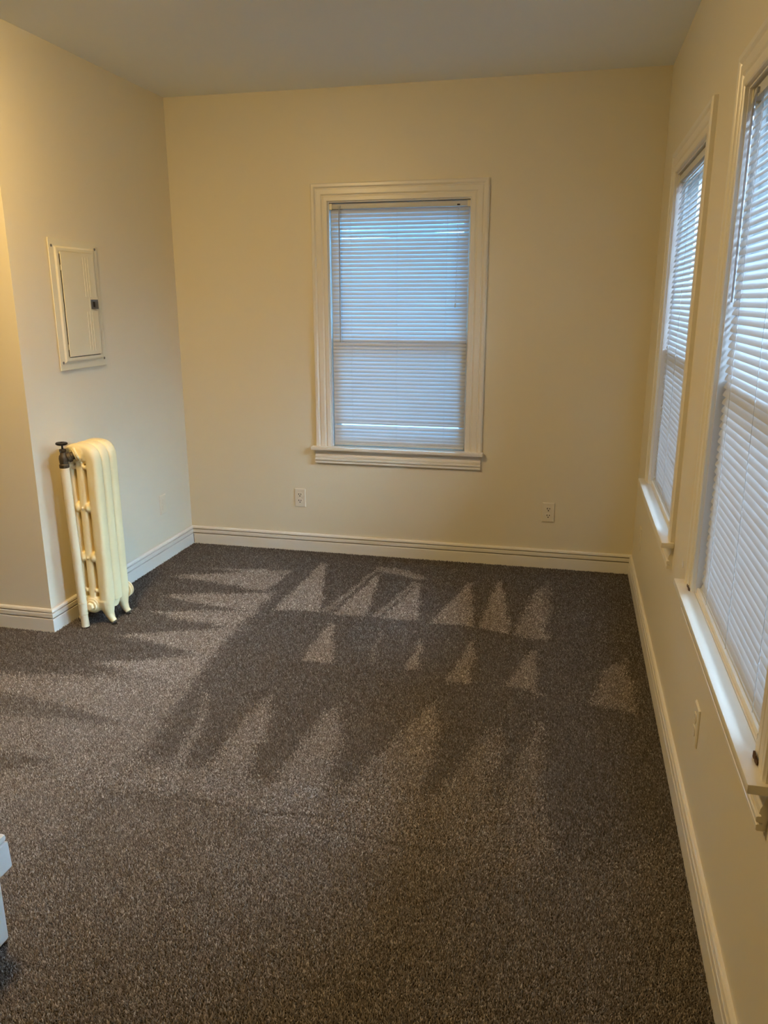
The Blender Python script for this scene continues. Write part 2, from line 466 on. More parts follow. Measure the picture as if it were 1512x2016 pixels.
# ------------------------------------------------------------------ venetian blinds
SLW, PITCHS = 0.0250, 0.0217
def slat_mesh(name, L, P, tilt):
    """curved vinyl slat; local origin at its middle; u along the wall"""
    bm = nb(); nseg = 6; th = 0.0006
    h = L / 2; us = [(-h, 0.45), (-h + 0.0012, 0.78), (-h + 0.0045, 1.0), (-h / 2, 1.0), (0, 1.0), (h / 2, 1.0), (h - 0.0045, 1.0), (h - 0.0012, 0.78), (h, 0.45)]   # rounded ends
    nl = len(us) - 1
    rows = []
    for side in (0, 1):
        grid = []
        for j in range(nl + 1):
            uu, kk = us[j]; ring = []
            for i in range(nseg + 1):
                s = kk * (-1 + 2 * i / nseg)
                c = s * SLW / 2; hgt = 0.0022 * (1 - s * s) - side * th
                # c runs across the slat, hgt is its crown towards the room when closed
                ca, sa = math.cos(tilt), math.sin(tilt)
                d = c * ca + hgt * sa; v = -c * sa + hgt * ca
                ring.append((uu, v, d))
            grid.append(ring)
        rows.append(grid)
    o = Vector(P(0, 0, 0))
    V = [[[bm.verts.new(Vector(P(a, b, c)) - o) for a, b, c in ring] for ring in g] for g in rows]
    for j in range(nl):
        for i in range(nseg):
            bm.faces.new((V[0][j][i], V[0][j + 1][i], V[0][j + 1][i + 1], V[0][j][i + 1]))
            bm.faces.new((V[1][j][i + 1], V[1][j + 1][i + 1], V[1][j + 1][i], V[1][j][i]))
        for i, rev in ((0, 0), (nseg, 1)):
            bm.faces.new((V[0][j][i], V[1][j][i], V[1][j + 1][i], V[0][j + 1][i]))
    for j in (0, nl):
        for i in range(nseg):
            bm.faces.new((V[0][j][i], V[0][j][i + 1], V[1][j][i + 1], V[1][j][i]))
    bmesh.ops.recalc_face_normals(bm, faces=bm.faces[:])
    me = bpy.data.meshes.new(name); bm.to_mesh(me); bm.free(); me.shade_smooth(); me.set_sharp_from_angle(angle=math.radians(40))
    me.materials.append(M_SLAT)
    return me

def blind(span, P, bx, label, tilt, wand_at, cord_at, mess, wand_bottom, cord_bottom):
    u0, u1 = span; g0 = u0 + 0.012; g1 = u1 - 0.012; dd = -0.021
    root = empty('venetian_blind', P((u0 + u1) / 2, 0.66, dd), label=label, cat='blind', group='white mini blinds in the windows')
    top = HEAD - 0.0135
    bm = nb(); bx(bm, g0 + 0.010, g1 - 0.010, top - 0.026, top, dd - 0.012, dd + 0.0125, 0.0015); obj('headrail', bm, M_RAIL, root, smooth=True)
    for a, b in ((u0 + 0.0062, g0 + 0.010), (g1 - 0.010, u1 - 0.0062)):
        bm = nb(); bx(bm, a, b, top - 0.029, top + 0.0025, dd - 0.013, dd + 0.0145, 0.001); obj('bracket', bm, M_PANEL, root)
    me = slat_mesh('slat', g1 - g0, P, tilt)
    z = top - 0.038; k = 0; zs = []
    n = round((z - 0.668) / PITCHS); PI_ = (z - 0.668) / n
    for i in range(n):
        zz = z - PI_ * i
        rot = random.gauss(0, 0.0012); ti = random.gauss(0, 0.012); dz = 0.0; du = random.gauss(0, 0.0008)
        if i in mess: rot += mess[i][0]; ti += mess[i][1]; dz += mess[i][2]
        sl = bpy.data.objects.new('slat', me); COL.objects.link(sl)
        sl.parent = root
        # local axes of the wall
        U = (Vector(P(1, 0, 0)) - Vector(P(0, 0, 0))); N = (Vector(P(0, 0, 1)) - Vector(P(0, 0, 0)))
        R = Matrix.Rotation(rot, 4, N) @ Matrix.Rotation(ti, 4, U)
        sl.matrix_local = Matrix.Translation(Vector(P((u0 + u1) / 2 + du, zz + dz, dd)) - root.location) @ R
    zl = z - PI_ * n
    bm = nb(); bx(bm, g0, g1, zl - 0.004, zl + 0.010, dd - 0.009, dd + 0.010, 0.003); obj('bottom_rail', bm, M_RAIL, root, smooth=True)
    L = g1 - g0
    for t in (0.15, 0.49, 0.85):
        uu = g0 + L * t
        for off in (0.0126,):
            bm = nb(); tube(bm, [P(uu + 0.0012 * math.sin(q * 2.1), top - 0.026 - (top - 0.026 - zl) * q / 12, dd + off) for q in range(13)], 0.0006, 5)
            obj('ladder_cord', bm, M_CORD, root)
    uw = g0 + L * wand_at
    bm = nb()
    tube(bm, [P(uw, top - 0.012, dd + 0.016), P(uw, top - 0.040, dd + 0.022), P(uw - 0.002, wand_bottom, dd + 0.0215)], [0.0022, 0.0036, 0.0036], 6)
    obj('tilt_wand', bm, M_WAND, root)
    bm = nb(); bx(bm, uw - 0.006, uw + 0.006, top - 0.020, top - 0.008, dd + 0.0125, dd + 0.019, 0.001); obj('wand_hook', bm, M_WAND, root)
    uc = g0 + L * cord_at
    bm = nb()
    for s in (-1, 1):
        tube(bm, [P(uc + s * 0.004, top - 0.020, dd + 0.014), P(uc + s * 0.003, top - 0.25, dd + 0.0165), P(uc - 0.006 + s * 0.0012, cord_bottom, dd + 0.0165)], 0.0008, 5)
    obj('pull_cord', bm, M_CORD, root)
    bm = nb(); lathe(bm, P(uc - 0.006, cord_bottom + 0.002, dd + 0.0175), (0, 0, -1), [(0, 0.0015), (0.004, 0.0035), (0.022, 0.0055), (0.026, 0.004)], 10)
    obj('cord_tassel', bm, M_RAIL, root)
    bm = nb(); bx(bm, uc - 0.008, uc + 0.008, top - 0.022, top - 0.016, dd + 0.0125, dd + 0.0165, 0.0008); obj('cord_lock', bm, M_BLACK, root)
    return root

T1 = math.radians(71)
m1 = {3: (0.002, -0.10, 0), 4: (0.003, -0.14, 0), 5: (0.002, -0.12, 0), 6: (-0.003, -0.10, 0.001),
      54: (0.0, -0.04, 0.004), 55: (0.0, -0.05, -0.004), 56: (0.001, -0.1, -0.003), 57: (-0.001, 0.0, -0.002)}
blind(W1, P1, bx1, 'white slatted mini blind closed over the single window in the back wall', T1, 0.068, 0.925, m1, 1.262, 1.478)
m2 = {2: (0.01, -0.1, 0), 3: (0.006, -0.1, 0), 46: (0.010, 0.10, 0.002), 47: (0.014, -0.15, 0.004), 50: (-0.006, 0.1, -0.003), 51: (0.010, -0.15, 0.002), 52: (0.012, -0.1, 0.002),
      54: (-0.008, 0.12, -0.003), 55: (0.008, -0.14, 0.001)}
blind((-W2[1], -W2[0]), P2, bx2, 'white slatted mini blind in the far right-hand window, its lowest slats disarrayed', math.radians(57), 0.965, 0.93, m2, 1.62, 1.50)
m3 = {2: (0.004, -0.08, 0), 9: (0.003, -0.06, 0)}
blind((-W3[1], -W3[0]), P2, bx3, 'large white slatted mini blind in the near right-hand window at the picture edge', math.radians(56), 0.085, 0.93, m3, 1.49, 1.30)

# ------------------------------------------------------------------ electrical panel on the left wall
def panel():
    x = XL; y0, y1, z0, z1 = 3.236, 3.610, 1.180, 1.767
    root = empty('electrical_panel', (x, (y0 + y1) / 2, z0),
                 label='cream painted electrical breaker panel cover with dark latch on the left wall', cat='electrical panel')
    # stamped cover: turned-back rim, raised frame
    bm = nb()
    def ring(ins, d): return [bm.verts.new((x + d, a, b)) for a, b in ((y0 + ins, z0 + ins), (y1 - ins, z0 + ins), (y1 - ins, z1 - ins), (y0 + ins, z1 - ins))]
    rs = [ring(0.012, 0.0003), ring(0.012, 0.0050), ring(0.0, 0.0050), ring(0.0, 0.008), ring(0.002, 0.0092), ring(0.034, 0.0105), ring(0.040, 0.0165), ring(0.044, 0.0175), ring(0.054, 0.0178), ring(0.058, 0.0150)]
    for A, B in zip(rs, rs[1:]):
        for i in range(4): bm.faces.new((A[i], A[(i + 1) % 4], B[(i + 1) % 4], B[i]))
    bm.faces.new(rs[0]); bm.faces.new(rs[-1])
    obj('cover', bm, M_PANEL, root)
    a0, a1, b0, b1 = 3.302, 3.560, 1.240, 1.710
    bm = nb(); box(bm, x + 0.0150, x + 0.0200, a0, a1, b0, b1, 0.0015)
    door = obj('door', bm, M_PANEL, root)
    for yy in (3.472, 3.492, 3.512):      # pressed ribs of the door, broken by the latch
        for c0, c1 in ((b0 + 0.018, 1.442), (1.512, b1 - 0.018)):
            bm = nb(); box(bm, x + 0.0195, x + 0.0214, yy - 0.0035, yy + 0.0035, c0, c1, 0.0009); obj('rib', bm, M_PANEL, door)
    bm = nb(); box(bm, x + 0.0200, x + 0.0212, 3.493, 3.566, 1.444, 1.510, 0.0006); obj('latch_plate', bm, M_PANEL, door)
    bm = nb(); box(bm, x + 0.0212, x + 0.0250, 3.503, 3.560, 1.455, 1.499, 0.001); lt = obj('latch', bm, M_LATCH, door, label='dark grey sliding latch')
    # finger recess of the latch, seen as a black slot
    bm = nb(); box(bm, x + 0.0250, x + 0.0256, 3.516, 3.531, 1.464, 1.489, 0.0002); obj('latch_slot', bm, M_BLACK, door)
    for zz in (1.285, 1.640):
        bm = nb(); tube(bm, [(x + 0.0185, a0 - 0.001, zz - 0.012), (x + 0.0185, a0 - 0.001, zz + 0.012)], 0.0035, 10); obj('hinge', bm, M_PANEL, root)
    bm = nb(); box(bm, x + 0.0152, x + 0.0160, a0 - 0.005, a0 - 0.0005, b0 + 0.002, b1 - 0.010); obj('door_gap', bm, M_GAP, root)
    bm = nb(); box(bm, x + 0.0149, x + 0.0158, a0, a1, b0 - 0.006, b0 - 0.0005); obj('door_gap', bm, M_GAP, root)
    for yy, zz in ((3.255, 1.733), (3.592, 1.733), (3.257, 1.216), (3.592, 1.216)):
        bm = nb(); lathe(bm, (x + 0.0092, yy, zz), (1, 0, 0), [(0, 0.0062), (0.0022, 0.0062), (0.0036, 0.0045), (0.0040, 0.002)], 14)
        sc = obj('screw', bm, M_SCREW, root, smooth=True)
panel()

# ------------------------------------------------------------------ wall outlets
def outlet(P, uc, vc, label, m, dark=True, w_=0.0700, h_=0.1145):
    root = empty('wall_outlet', P(uc, vc - h_ / 2, 0), label=label, cat='outlet', group='duplex wall outlets')
    bm = nb(); O = []
    for ins, d in ((0, 0.0004), (0.0004, 0.0025), (0.0035, 0.0052), (0.006, 0.0056)):
        O.append([bm.verts.new(P(uc + a * (w_ / 2 - ins), vc + b * (h_ / 2 - ins), d)) for a, b in ((-1, -1), (1, -1), (1, 1), (-1, 1))])
    for A, B in zip(O, O[1:]):
        for i in range(4): bm.faces.new((A[i], A[(i + 1) % 4], B[(i + 1) % 4], B[i]))
    bm.faces.new(O[0]); bm.faces.new(O[-1])
    obj('plate', bm, m, root)
    for s in (-1, 1):
        cv = vc + s * 0.0195; bm = nb(); pts = []
        for k in range(28):
            a = 2 * math.pi * k / 28
            pts.append((uc + 0.0172 * math.cos(a), cv + max(-0.0135, min(0.0135, 0.0172 * math.sin(a)))))
        A = [bm.verts.new(P(a, b, 0.0050)) for a, b in pts]; B = [bm.verts.new(P(a, b, 0.0080)) for a, b in pts]
        for k in range(28): bm.faces.new((A[k], A[(k + 1) % 28], B[(k + 1) % 28], B[k]))
        bm.faces.new(A); bm.faces.new(B)
        rc = obj('receptacle', bm, m, root)
        ms = M_SLOT if dark else m
        for du, hh in ((-0.0066, 0.0088), (0.0066, 0.0072)):
            bm = nb(); pp = [P(uc + du + a * 0.0019, cv + 0.0040 + b * hh / 2, d) for d in (0.0076, 0.0083) for a, b in ((-1, -1), (1, -1), (1, 1), (-1, 1))]
            V = [bm.verts.new(x) for x in pp]
            for q in ((0, 1, 2, 3), (4, 5, 6, 7), (0, 1, 5, 4), (1, 2, 6, 5), (2, 3, 7, 6), (3, 0, 4, 7)): bm.faces.new([V[i] for i in q])
            obj('slot', bm, ms, rc)
        n0 = Vector(P(0, 0, 1)) - Vector(P(0, 0, 0))
        bm = nb(); lathe(bm, P(uc, cv - 0.0072, 0.0076), n0, [(0, 0.0033), (0.0008, 0.0033)], 12); obj('ground_hole', bm, ms, rc)
    n0 = Vector(P(0, 0, 1)) - Vector(P(0, 0, 0))
    bm = nb(); lathe(bm, P(uc, vc, 0.0054), n0, [(0, 0.0032), (0.0012, 0.0028), (0.0016, 0.0015)], 12); obj('screw', bm, m, root)
    return root
PLW = lambda uu, v, d: (XL + d, uu, v)
outlet(P1, -1.558, 0.330, 'ivory duplex outlet low on the back wall, left below the window', M_PLATE)
outlet(P1, -0.0725, 0.326, 'ivory duplex outlet low on the back wall, near the right corner', M_PLATE)
outlet(PLW, 4.072, 0.333, 'outlet painted over in wall colour on the left wall beyond the radiator', M_PLATEW, dark=False)
outlet(P2, -2.095, 0.362, 'outlet seen edge-on below the sill of the near right-hand window', M_PLATE, dark=False)
outlet(P2, -4.02, 0.322, 'outlet seen edge-on on the right wall beside the far corner', M_PLATE, dark=False)

# ------------------------------------------------------------------ cast iron radiator
RXC, RY0 = -2.150, 3.125      # centre line across, middle of the front section
def radiator():
    root = empty('cast_iron_radiator', (RXC, RY0 + 0.064, 0),
                 label='short cream cast iron column radiator standing on carpet against the left wall', cat='radiator')
    TOP = 0.872
    def section_mesh(feet):
        bm = nb()
        xs = 0.0605
        # outer loop: up one side, over the shoulders, down the other
        path, rads = [], []
        for i in range(9): path.append((-xs, 0, 0.10 + (0.775 - 0.10) * i / 8)); rads.append((0.0295, 0.0325))
        for i in range(1, 16):
            a = math.pi - math.pi * i / 16
            cx, sz = math.cos(a), math.sin(a)
            e = 2 / 3.0
            path.append((xs * math.copysign(abs(cx) ** e, cx), 0, 0.775 + 0.066 * sz ** e)); rads.append((0.0295, 0.0325))
        for i in range(9): path.append((xs, 0, 0.775 - (0.775 - 0.10) * i / 8)); rads.append((0.0295, 0.0325))
        tube(bm, path, rads, 28, ell=(1, 0, 0), sq=3.2)
        # middle column
        tube(bm, [(0, 0, 0.09), (0, 0, 0.82)], [(0.0205, 0.0310)] * 2, 24, ell=(1, 0, 0), sq=3.0)
        # headers and bosses
        tube(bm, [(-0.06, 0, 0.805), (0.06, 0, 0.805)], [(0.030, 0.030)] * 2, 18)
        tube(bm, [(-0.068, 0, 0.098), (0.068, 0, 0.098)], [(0.034, 0.040)] * 2, 18, ell=(0, 1, 0))
        for zz in (0.329, 0.571):
            tube(bm, [(-0.058, 0, zz), (0.058, 0, zz)], 0.0265, 16)
            for s in (-1, 1):
                bmesh.ops.create_icosphere(bm, subdivisions=3, radius=0.0245, matrix=Matrix.Translation((s * 0.0262, -0.0135, zz)) @ Matrix.Diagonal((0.8, 1, 0.95, 1)))
            bmesh.ops.create_icosphere(bm, subdivisions=2, radius=0.0065, matrix=Matrix.Translation((0.001, -0.0325, zz)))
        for s, zz in ((1, 0.762), (-1, 0.762), (1, 0.166), (-1, 0.166)):
            bmesh.ops.create_icosphere(bm, subdivisions=2, radius=0.0100, matrix=Matrix.Translation((s * 0.0262, -0.022, zz)))
        # hubs
        for zz, R in ((0.826, 0.036), (0.094, 0.042)):
            _lathe(bm, Vector((0, -0.031, zz)), Vector((0, 1, 0)), [(-0.004, R - 0.008), (0.0, R - 0.003), (0.004, R), (0.060, R), (0.064, R - 0.003)], 24)
        if feet:
            for s in (-1, 1):
                tube(bm, [(s * 0.056, 0, 0.115), (s * 0.060, 0, 0.075), (s * 0.067, 0, 0.045), (s * 0.077, 0, 0.020), (s * 0.085, -0.001, 0.0125), (s * 0.0895, -0.002, 0.0068)],
                     [0.038, 0.032, 0.0225, 0.0165, 0.0150, 0.0150], 14)
        me = bpy.data.meshes.new('section'); bmesh.ops.recalc_face_normals(bm, faces=bm.faces[:]); bm.to_mesh(me); bm.free()
        me.materials.append(M_RAD)
        return me
    def fused(me):
        tmp = bpy.data.objects.new('section', me); COL.objects.link(tmp)
        md = tmp.modifiers.new('fuse', 'REMESH'); md.mode = 'VOXEL'; md.voxel_size = 0.0034; md.use_smooth_shade = True
        sm = tmp.modifiers.new('soften', 'SMOOTH'); sm.iterations = 4; sm.factor = 0.5
        dg = bpy.context.evaluated_depsgraph_get()
        m2 = bpy.data.meshes.new_from_object(tmp.evaluated_get(dg))
        bpy.data.objects.remove(tmp)
        m2.shade_smooth()
        if not m2.materials: m2.materials.append(M_RAD)
        return m2
    m_feet = fused(section_mesh(True)); m_mid = fused(section_mesh(False))
    for i, me in enumerate((m_feet, m_mid, m_feet)):
        o = bpy.data.objects.new('section', me); COL.objects.link(o); o.parent = root
        o.matrix_local = Matrix.Translation(Vector((RXC, RY0 + 0.0635 * i, 0)) - root.location)
    # bottom plug with hexagonal head
    bm = nb(); _lathe(bm, Vector((RXC, RY0 - 0.031, 0.094)), Vector((0, -1, 0)), [(0, 0.036), (0.006, 0.036), (0.009, 0.033), (0.010, 0.029), (0.014, 0.028), (0.016, 0.026)], 28)
    pl = obj('plug', bm, M_RAD, root, smooth=True)
    bm = nb(); _lathe(bm, Vector((RXC, RY0 - 0.046, 0.094)), Vector((0, -1, 0)), [(0, 0.019), (0.013, 0.019), (0.016, 0.016)], 6); obj('hex_head', bm, M_RAD, pl)
    # plug on the far end, its ribbed rim showing past the last section
    yb = RY0 + 0.127 + 0.031
    bm = nb(); _lathe(bm, Vector((RXC + 0.056, yb - 0.008, 0.108)), Vector((0, 1, 0)), [(0, 0.040), (0.010, 0.042), (0.013, 0.036), (0.018, 0.036), (0.021, 0.041), (0.027, 0.041), (0.030, 0.034), (0.036, 0.033)], 24)
    obj('plug', bm, M_RAD, root, smooth=True)
    # supply pipe with its floor sleeve
    px, py = -2.194, 3.056
    bm = nb(); tube(bm, [(px + 0.018, py, 0.062), (px, py, 0.772)], 0.0200, 22)
    pipe = obj('supply_pipe', bm, M_PIPE, root, smooth=True, label='painted vertical supply pipe')
    bm = nb(); tube(bm, [(px + 0.022, py - 0.001, 0.0), (px + 0.0195, py - 0.001, 0.060)], 0.0182, 22); obj('floor_sleeve', bm, M_PIPE, pipe, smooth=True)
    bm = nb(); _lathe(bm, Vector((px + 0.0167, py, 0.118)), Vector((0, 0, 1)), [(-0.004, 0.0202), (-0.002, 0.0214), (0.002, 0.0214), (0.004, 0.0202)], 22); obj('coupling', bm, M_PIPE, pipe, smooth=True)
    # valve
    bm = nb()
    _lathe(bm, Vector((px, py, 0.764)), Vector((0, 0, 1)), [(0, 0.0185), (0.006, 0.0215), (0.018, 0.0215), (0.022, 0.0175), (0.028, 0.0190), (0.046, 0.0205), (0.058, 0.0185), (0.064, 0.0135), (0.074, 0.0125), (0.078, 0.0150), (0.088, 0.0150), (0.090, 0.0085)], 20)
    q0 = Vector((px, py, 0.806)); q1 = Vector((RXC, RY0 - 0.034, 0.826)); dv = (q1 - q0).normalized(); Lq = (q1 - q0).length
    _lathe(bm, q0, dv, [(0, 0.0165), (0.016, 0.0165), (0.019, 0.0240), (0.033, 0.0240), (0.036, 0.0185), (Lq - 0.012, 0.0175)], 16)
    val = obj('valve', bm, M_BRASS, root, smooth=True, label='tarnished dark brass valve')
    bm = nb(); _lathe(bm, q1 - dv * 0.014, dv, [(0, 0.0230), (0.003, 0.0280), (0.007, 0.0285), (0.009, 0.0330), (0.0155, 0.0335), (0.018, 0.030)], 24); obj('union', bm, M_RAD, root, smooth=True)
    bm = nb(); tube(bm, [(px, py, 0.852), (px, py, 0.876)], 0.0042, 10); obj('stem', bm, M_BLACK, val)
    bm = nb()
    _lathe(bm, Vector((px - 0.002, py, 0.8700)), Vector((0.03, 0, 1)), [(0, 0.010), (0.001, 0.020), (0.004, 0.0255), (0.009, 0.0262), (0.0125, 0.0235), (0.0130, 0.017), (0.0110, 0.010), (0.0125, 0.0055), (0.0145, 0.004)], 26)
    obj('handwheel', bm, M_BLACK, val, smooth=True)
radiator()

# ------------------------------------------------------------------ low white chest cut by the left picture edge
def chest():
    x1, y1 = -1.244, 1.323; x0, y0 = -1.70, 0.72
    root = empty('storage_chest', ((x0 + x1) / 2, (y0 + y1) / 2, FZ), label='low white lidded chest on the carpet, only a corner in view at lower left', cat='chest')
    bm = nb(); box(bm, x0, x1, y0, y1, 0.006, 0.196, 0.006); obj('body', bm, M_WHITE, root, smooth=True)
    # deep lid skirt with a chamfered lower edge
    bm = nb()
    def ring(o, z): return [bm.verts.new(p + (z,)) for p in ((x0 - o, y0 - o), (x1 + o, y0 - o), (x1 + o, y1 + o), (x0 - o, y1 + o))]
    rs = [ring(0.001, 0.186), ring(0.018, 0.197), ring(0.020, 0.201), ring(0.0185, 0.268), ring(0.015, 0.270)]
    for A, B in zip(rs, rs[1:]):
        for i in range(4): bm.faces.new((A[i], A[(i + 1) % 4], B[(i + 1) % 4], B[i]))
    bm.faces.new(rs[0]); bm.faces.new(rs[-1]); obj('skirt', bm, M_WHITE, root)
    bm = nb(); box(bm, x0 - 0.018, x1 + 0.018, y0 - 0.018, y1 + 0.018, 0.2715, 0.290, 0.008)
    lid = obj('lid', bm, M_WHITE, root, smooth=True)
    bm = nb(); box(bm, x0 + 0.01, x1 - 0.012, y0 + 0.01, y1 - 0.012, 0.2895, 0.297, 0.003); obj('lid_panel', bm, M_WHITE, lid, smooth=True)
    for a in (x0 + 0.02, x1 - 0.05):
        for b in (y0 + 0.02, y1 - 0.06):
            bm = nb(); box(bm, a, a + 0.03, b, b + 0.03, FZ, 0.0065); obj('foot', bm, M_BLACK, root)
chest()

# ------------------------------------------------------------------ ceiling lamp that lights the room (above and left of the view)
LX, LY = -1.75, 2.10
def lamp():
    root = empty('ceiling_lamp', (LX, LY, H), label='round frosted flush ceiling lamp, lit, above the left of the room', cat='lamp')
    bm = nb(); _lathe(bm, Vector((LX, LY, H + 0.004)), Vector((0, 0, -1)), [(0, 0.200), (0.020, 0.200), (0.030, 0.190)], 48); obj('lamp_base', bm, M_LAMPW, root, smooth=True)
    bm = nb(); _lathe(bm, Vector((LX, LY, H - 0.026)), Vector((0, 0, -1)), [(0, 0.186), (0.015, 0.180), (0.035, 0.160), (0.052, 0.124), (0.062, 0.075), (0.066, 0.015)], 40); obj('dome', bm, M_DOME, root, smooth=True)
    bm = nb(); _lathe(bm, Vector((LX, LY, H - 0.0915)), Vector((0, 0, -1)), [(0, 0.010), (0.008, 0.012), (0.016, 0.006)], 14); obj('finial', bm, M_BRASS, root, smooth=True)
lamp()

# ------------------------------------------------------------------ carpet pile
# areas where the vacuum cleaner laid the pile the other way: (amount, edge softness, outline on the floor)
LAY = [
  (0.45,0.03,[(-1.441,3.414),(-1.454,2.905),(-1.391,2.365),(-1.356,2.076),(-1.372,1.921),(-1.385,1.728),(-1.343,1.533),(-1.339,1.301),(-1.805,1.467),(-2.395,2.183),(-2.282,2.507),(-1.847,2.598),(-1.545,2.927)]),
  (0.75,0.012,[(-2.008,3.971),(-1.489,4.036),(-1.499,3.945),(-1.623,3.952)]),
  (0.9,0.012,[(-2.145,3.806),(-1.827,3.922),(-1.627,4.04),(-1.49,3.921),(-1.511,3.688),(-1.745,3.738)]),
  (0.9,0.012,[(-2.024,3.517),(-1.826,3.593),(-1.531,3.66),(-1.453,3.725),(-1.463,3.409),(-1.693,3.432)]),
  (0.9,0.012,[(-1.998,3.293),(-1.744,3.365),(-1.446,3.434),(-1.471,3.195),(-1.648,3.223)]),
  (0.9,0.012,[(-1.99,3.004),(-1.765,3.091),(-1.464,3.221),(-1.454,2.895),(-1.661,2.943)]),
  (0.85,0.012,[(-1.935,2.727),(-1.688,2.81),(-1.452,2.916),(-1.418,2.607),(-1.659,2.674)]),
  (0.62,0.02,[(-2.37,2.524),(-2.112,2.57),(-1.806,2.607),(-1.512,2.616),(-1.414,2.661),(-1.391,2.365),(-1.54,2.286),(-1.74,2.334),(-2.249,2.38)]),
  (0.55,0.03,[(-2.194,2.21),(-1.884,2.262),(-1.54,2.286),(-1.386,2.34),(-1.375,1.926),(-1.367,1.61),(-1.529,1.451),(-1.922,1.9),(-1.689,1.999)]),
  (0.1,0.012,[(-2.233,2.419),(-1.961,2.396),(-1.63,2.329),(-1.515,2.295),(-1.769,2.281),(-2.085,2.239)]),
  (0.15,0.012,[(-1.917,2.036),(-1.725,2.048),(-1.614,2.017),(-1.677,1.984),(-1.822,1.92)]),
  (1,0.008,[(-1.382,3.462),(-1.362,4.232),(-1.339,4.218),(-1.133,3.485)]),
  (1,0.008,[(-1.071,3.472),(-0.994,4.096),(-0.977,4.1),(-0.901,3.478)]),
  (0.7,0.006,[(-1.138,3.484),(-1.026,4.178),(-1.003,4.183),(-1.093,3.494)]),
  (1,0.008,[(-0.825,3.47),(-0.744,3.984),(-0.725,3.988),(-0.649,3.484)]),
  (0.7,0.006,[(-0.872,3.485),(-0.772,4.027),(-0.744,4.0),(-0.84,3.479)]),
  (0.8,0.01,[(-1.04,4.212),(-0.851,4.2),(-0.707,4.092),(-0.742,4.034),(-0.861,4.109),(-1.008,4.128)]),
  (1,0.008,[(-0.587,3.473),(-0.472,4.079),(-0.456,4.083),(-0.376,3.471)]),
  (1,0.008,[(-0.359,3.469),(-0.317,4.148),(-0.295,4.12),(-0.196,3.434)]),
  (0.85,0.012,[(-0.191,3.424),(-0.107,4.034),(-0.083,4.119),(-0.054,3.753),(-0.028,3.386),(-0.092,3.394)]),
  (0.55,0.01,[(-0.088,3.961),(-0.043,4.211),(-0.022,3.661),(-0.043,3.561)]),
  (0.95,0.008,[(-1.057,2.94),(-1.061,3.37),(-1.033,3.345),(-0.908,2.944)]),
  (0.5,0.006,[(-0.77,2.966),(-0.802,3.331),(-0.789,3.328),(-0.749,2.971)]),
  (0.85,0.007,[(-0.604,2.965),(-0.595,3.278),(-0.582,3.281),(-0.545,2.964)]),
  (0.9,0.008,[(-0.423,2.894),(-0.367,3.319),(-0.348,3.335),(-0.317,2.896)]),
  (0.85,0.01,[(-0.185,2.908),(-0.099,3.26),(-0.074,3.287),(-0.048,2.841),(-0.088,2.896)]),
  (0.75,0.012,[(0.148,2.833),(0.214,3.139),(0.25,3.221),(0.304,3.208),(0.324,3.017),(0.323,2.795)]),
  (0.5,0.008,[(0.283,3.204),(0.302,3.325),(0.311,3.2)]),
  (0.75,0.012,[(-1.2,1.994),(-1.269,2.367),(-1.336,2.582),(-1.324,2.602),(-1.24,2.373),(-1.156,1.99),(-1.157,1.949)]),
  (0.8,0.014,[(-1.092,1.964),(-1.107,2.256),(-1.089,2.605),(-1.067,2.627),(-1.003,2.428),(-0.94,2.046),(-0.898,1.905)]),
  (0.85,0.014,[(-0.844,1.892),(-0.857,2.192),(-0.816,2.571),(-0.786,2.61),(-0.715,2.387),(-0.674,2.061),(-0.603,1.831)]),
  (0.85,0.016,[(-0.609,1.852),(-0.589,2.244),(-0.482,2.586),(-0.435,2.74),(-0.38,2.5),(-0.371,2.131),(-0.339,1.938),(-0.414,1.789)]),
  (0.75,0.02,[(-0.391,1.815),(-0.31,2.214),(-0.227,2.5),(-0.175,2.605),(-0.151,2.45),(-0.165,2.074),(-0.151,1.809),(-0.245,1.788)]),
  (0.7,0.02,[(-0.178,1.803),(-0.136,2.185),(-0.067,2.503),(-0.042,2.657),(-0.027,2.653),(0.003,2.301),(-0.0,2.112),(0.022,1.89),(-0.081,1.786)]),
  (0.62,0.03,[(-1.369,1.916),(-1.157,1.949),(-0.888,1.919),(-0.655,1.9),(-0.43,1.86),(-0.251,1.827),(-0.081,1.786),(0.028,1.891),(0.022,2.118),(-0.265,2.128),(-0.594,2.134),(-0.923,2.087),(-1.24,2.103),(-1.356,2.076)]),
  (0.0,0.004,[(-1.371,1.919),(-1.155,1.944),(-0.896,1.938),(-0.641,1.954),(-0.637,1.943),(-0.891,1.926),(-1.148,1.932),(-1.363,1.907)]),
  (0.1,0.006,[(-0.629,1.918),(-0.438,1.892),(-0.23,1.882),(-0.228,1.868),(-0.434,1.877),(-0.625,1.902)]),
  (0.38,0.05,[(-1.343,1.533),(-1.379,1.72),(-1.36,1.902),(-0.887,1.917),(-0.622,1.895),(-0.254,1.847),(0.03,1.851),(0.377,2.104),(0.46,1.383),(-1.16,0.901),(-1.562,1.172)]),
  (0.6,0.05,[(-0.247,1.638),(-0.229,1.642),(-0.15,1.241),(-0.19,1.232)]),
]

def inside(px, py, poly):
    res = np.zeros(len(px), bool); n = len(poly)
    for i in range(n):
        x0, y0 = poly[i]; x1, y1 = poly[(i + 1) % n]
        c = ((y0 > py) != (y1 > py))
        with np.errstate(divide='ignore', invalid='ignore'):
            t = (x1 - x0) * (py - y0) / (y1 - y0 + 1e-12) + x0
        res ^= c & (px < t)
    return res

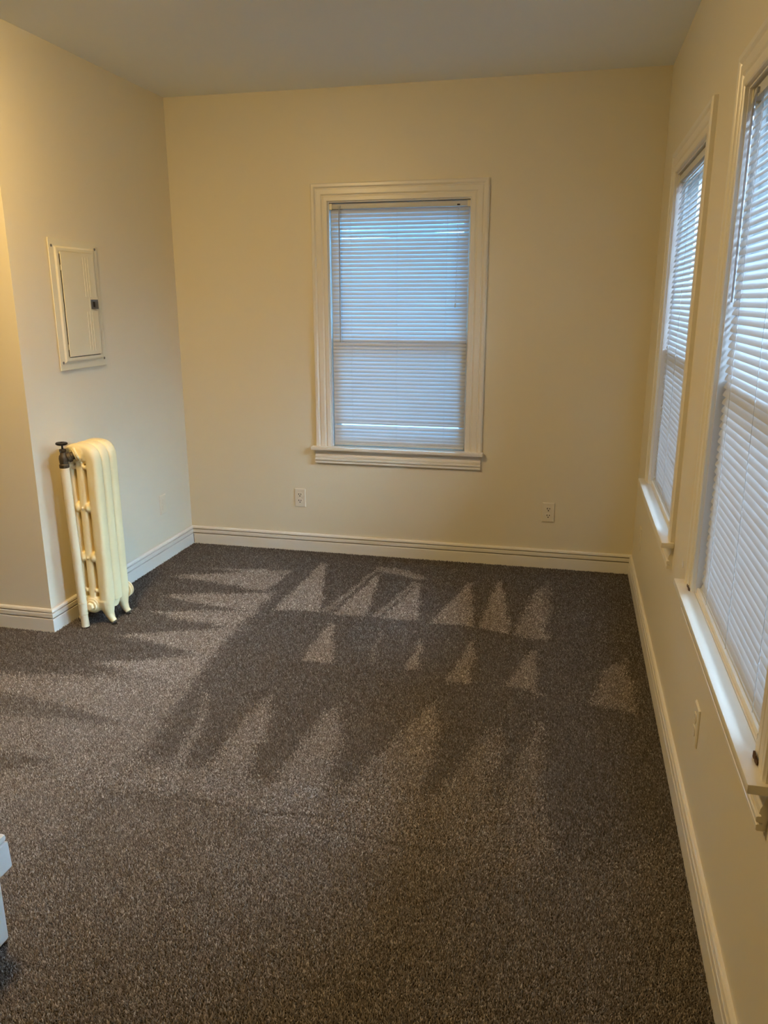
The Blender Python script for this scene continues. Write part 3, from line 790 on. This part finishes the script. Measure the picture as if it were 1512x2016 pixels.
def carpet():
    chunks = []
    for ya, yb, s in ((0.75, 1.9, 0.0033), (1.9, 2.5, 0.0038), (2.5, 3.2, 0.0045), (3.2, D - 0.014, 0.0054)):
        xs = np.arange(-3.3, XR - 0.0145, s); ys = np.arange(ya, yb, s)
        X, Y = np.meshgrid(xs, ys); X = X.ravel(); Y = Y.ravel()
        X = X + rng.uniform(-0.5, 0.5, len(X)) * s; Y = Y + rng.uniform(-0.5, 0.5, len(Y)) * s
        chunks.append(np.stack([X, Y, np.full(len(X), s)], 1))
    Pt = np.concatenate(chunks)
    x, y, s = Pt.T
    ok = (x < XR - 0.0150) & (y < D - 0.0150) & ~((x < XL + 0.0150) & (y > YC - 0.0150))
    # what the camera could see from here or from a step aside
    ok &= (x > -0.95 * y - 0.55) & (x < 0.35 + 0.1 * y)
    ok &= ~((x > -1.70) & (x < -1.250) & (y > 0.72) & (y < 1.318))
    for fx, fy, fr in [(-2.173, 3.055, 0.019)] + [(RXC + a * 0.089, RY0 + b - 0.002, 0.016) for a in (-1, 1) for b in (0, 0.127)]:
        ok &= ((x - fx) ** 2 + (y - fy) ** 2) > fr ** 2
    x, y, s = x[ok], y[ok], s[ok]; n = len(x)
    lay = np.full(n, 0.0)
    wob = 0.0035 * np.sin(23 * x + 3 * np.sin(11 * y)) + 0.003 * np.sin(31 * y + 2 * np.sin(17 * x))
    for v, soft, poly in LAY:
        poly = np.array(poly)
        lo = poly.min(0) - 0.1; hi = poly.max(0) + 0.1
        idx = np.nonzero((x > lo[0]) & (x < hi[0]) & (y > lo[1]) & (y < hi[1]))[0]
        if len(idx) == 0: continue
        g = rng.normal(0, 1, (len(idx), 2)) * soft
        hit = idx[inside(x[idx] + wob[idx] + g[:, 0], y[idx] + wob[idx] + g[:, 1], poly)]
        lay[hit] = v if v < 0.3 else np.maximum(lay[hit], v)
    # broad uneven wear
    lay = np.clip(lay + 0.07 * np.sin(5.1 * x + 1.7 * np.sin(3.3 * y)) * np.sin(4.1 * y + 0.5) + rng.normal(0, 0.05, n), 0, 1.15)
    # yarn tip: leaning three-sided spike
    hgt = rng.uniform(0.6, 1.0, n) * 0.0088
    ang = rng.uniform(0, 2 * np.pi, n)
    lean = rng.uniform(0.0, 0.6, n)
    tx = x + hgt * (lean * np.cos(ang) + 0.25 * (lay - 0.4)); ty = y + hgt * (lean * np.sin(ang) - 0.55 * (lay - 0.35))
    tx = np.minimum(tx, XR - 0.0150); ty = np.minimum(ty, D - 0.0150)
    rad = s * rng.uniform(0.62, 0.95, n); a0 = rng.uniform(0, 2 * np.pi, n)
    V = np.zeros((n, 4, 3), np.float32)
    for k in range(3):
        V[:, k, 0] = np.minimum(x + rad * np.cos(a0 + k * 2.0944), XR - 0.0147)
        V[:, k, 1] = np.minimum(y + rad * np.sin(a0 + k * 2.0944), D - 0.0147)
        V[:, k, 2] = FZ + 0.0005
    V[:, 3, 0] = tx; V[:, 3, 1] = ty; V[:, 3, 2] = FZ + hgt
    b = (np.arange(n) * 4)[:, None, None]
    F = b + np.array([[0, 1, 3], [1, 2, 3], [2, 0, 3]])[None]
    F = F.reshape(-1, 3)
    me = bpy.data.meshes.new('carpet_pile')
    me.vertices.add(n * 4); me.vertices.foreach_set('co', V.ravel())
    me.loops.add(len(F) * 3); me.loops.foreach_set('vertex_index', F.ravel().astype(np.int32))
    me.polygons.add(len(F)); me.polygons.foreach_set('loop_start', np.arange(0, len(F) * 3, 3, dtype=np.int32))
    me.update(calc_edges=True)
    # yarn colours: dark, mid and pale fibres twisted together
    pal = np.array(PILE_COLOURS)
    pick = rng.choice(len(pal), n, p=PILE_SHARE)
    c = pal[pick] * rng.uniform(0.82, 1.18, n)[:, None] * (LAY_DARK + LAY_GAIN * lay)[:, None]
    colr = np.ones((n, 4, 4), np.float32); colr[:, :, :3] = c[:, None, :]
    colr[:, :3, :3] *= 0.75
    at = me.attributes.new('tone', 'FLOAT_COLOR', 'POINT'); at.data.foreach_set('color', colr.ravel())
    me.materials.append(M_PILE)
    o = bpy.data.objects.new('carpet_pile', me); COL.objects.link(o)
    tag(o, 'brown grey cut pile carpet with pale triangular vacuum marks', 'carpet', kind='stuff')
    print('carpet tufts', n)
PILE_COLOURS = [(0.135, 0.113, 0.092), (0.20, 0.173, 0.145), (0.275, 0.241, 0.203), (0.41, 0.37, 0.318)]
PILE_SHARE = [0.34, 0.36, 0.22, 0.08]
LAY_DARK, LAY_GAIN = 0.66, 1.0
carpet()
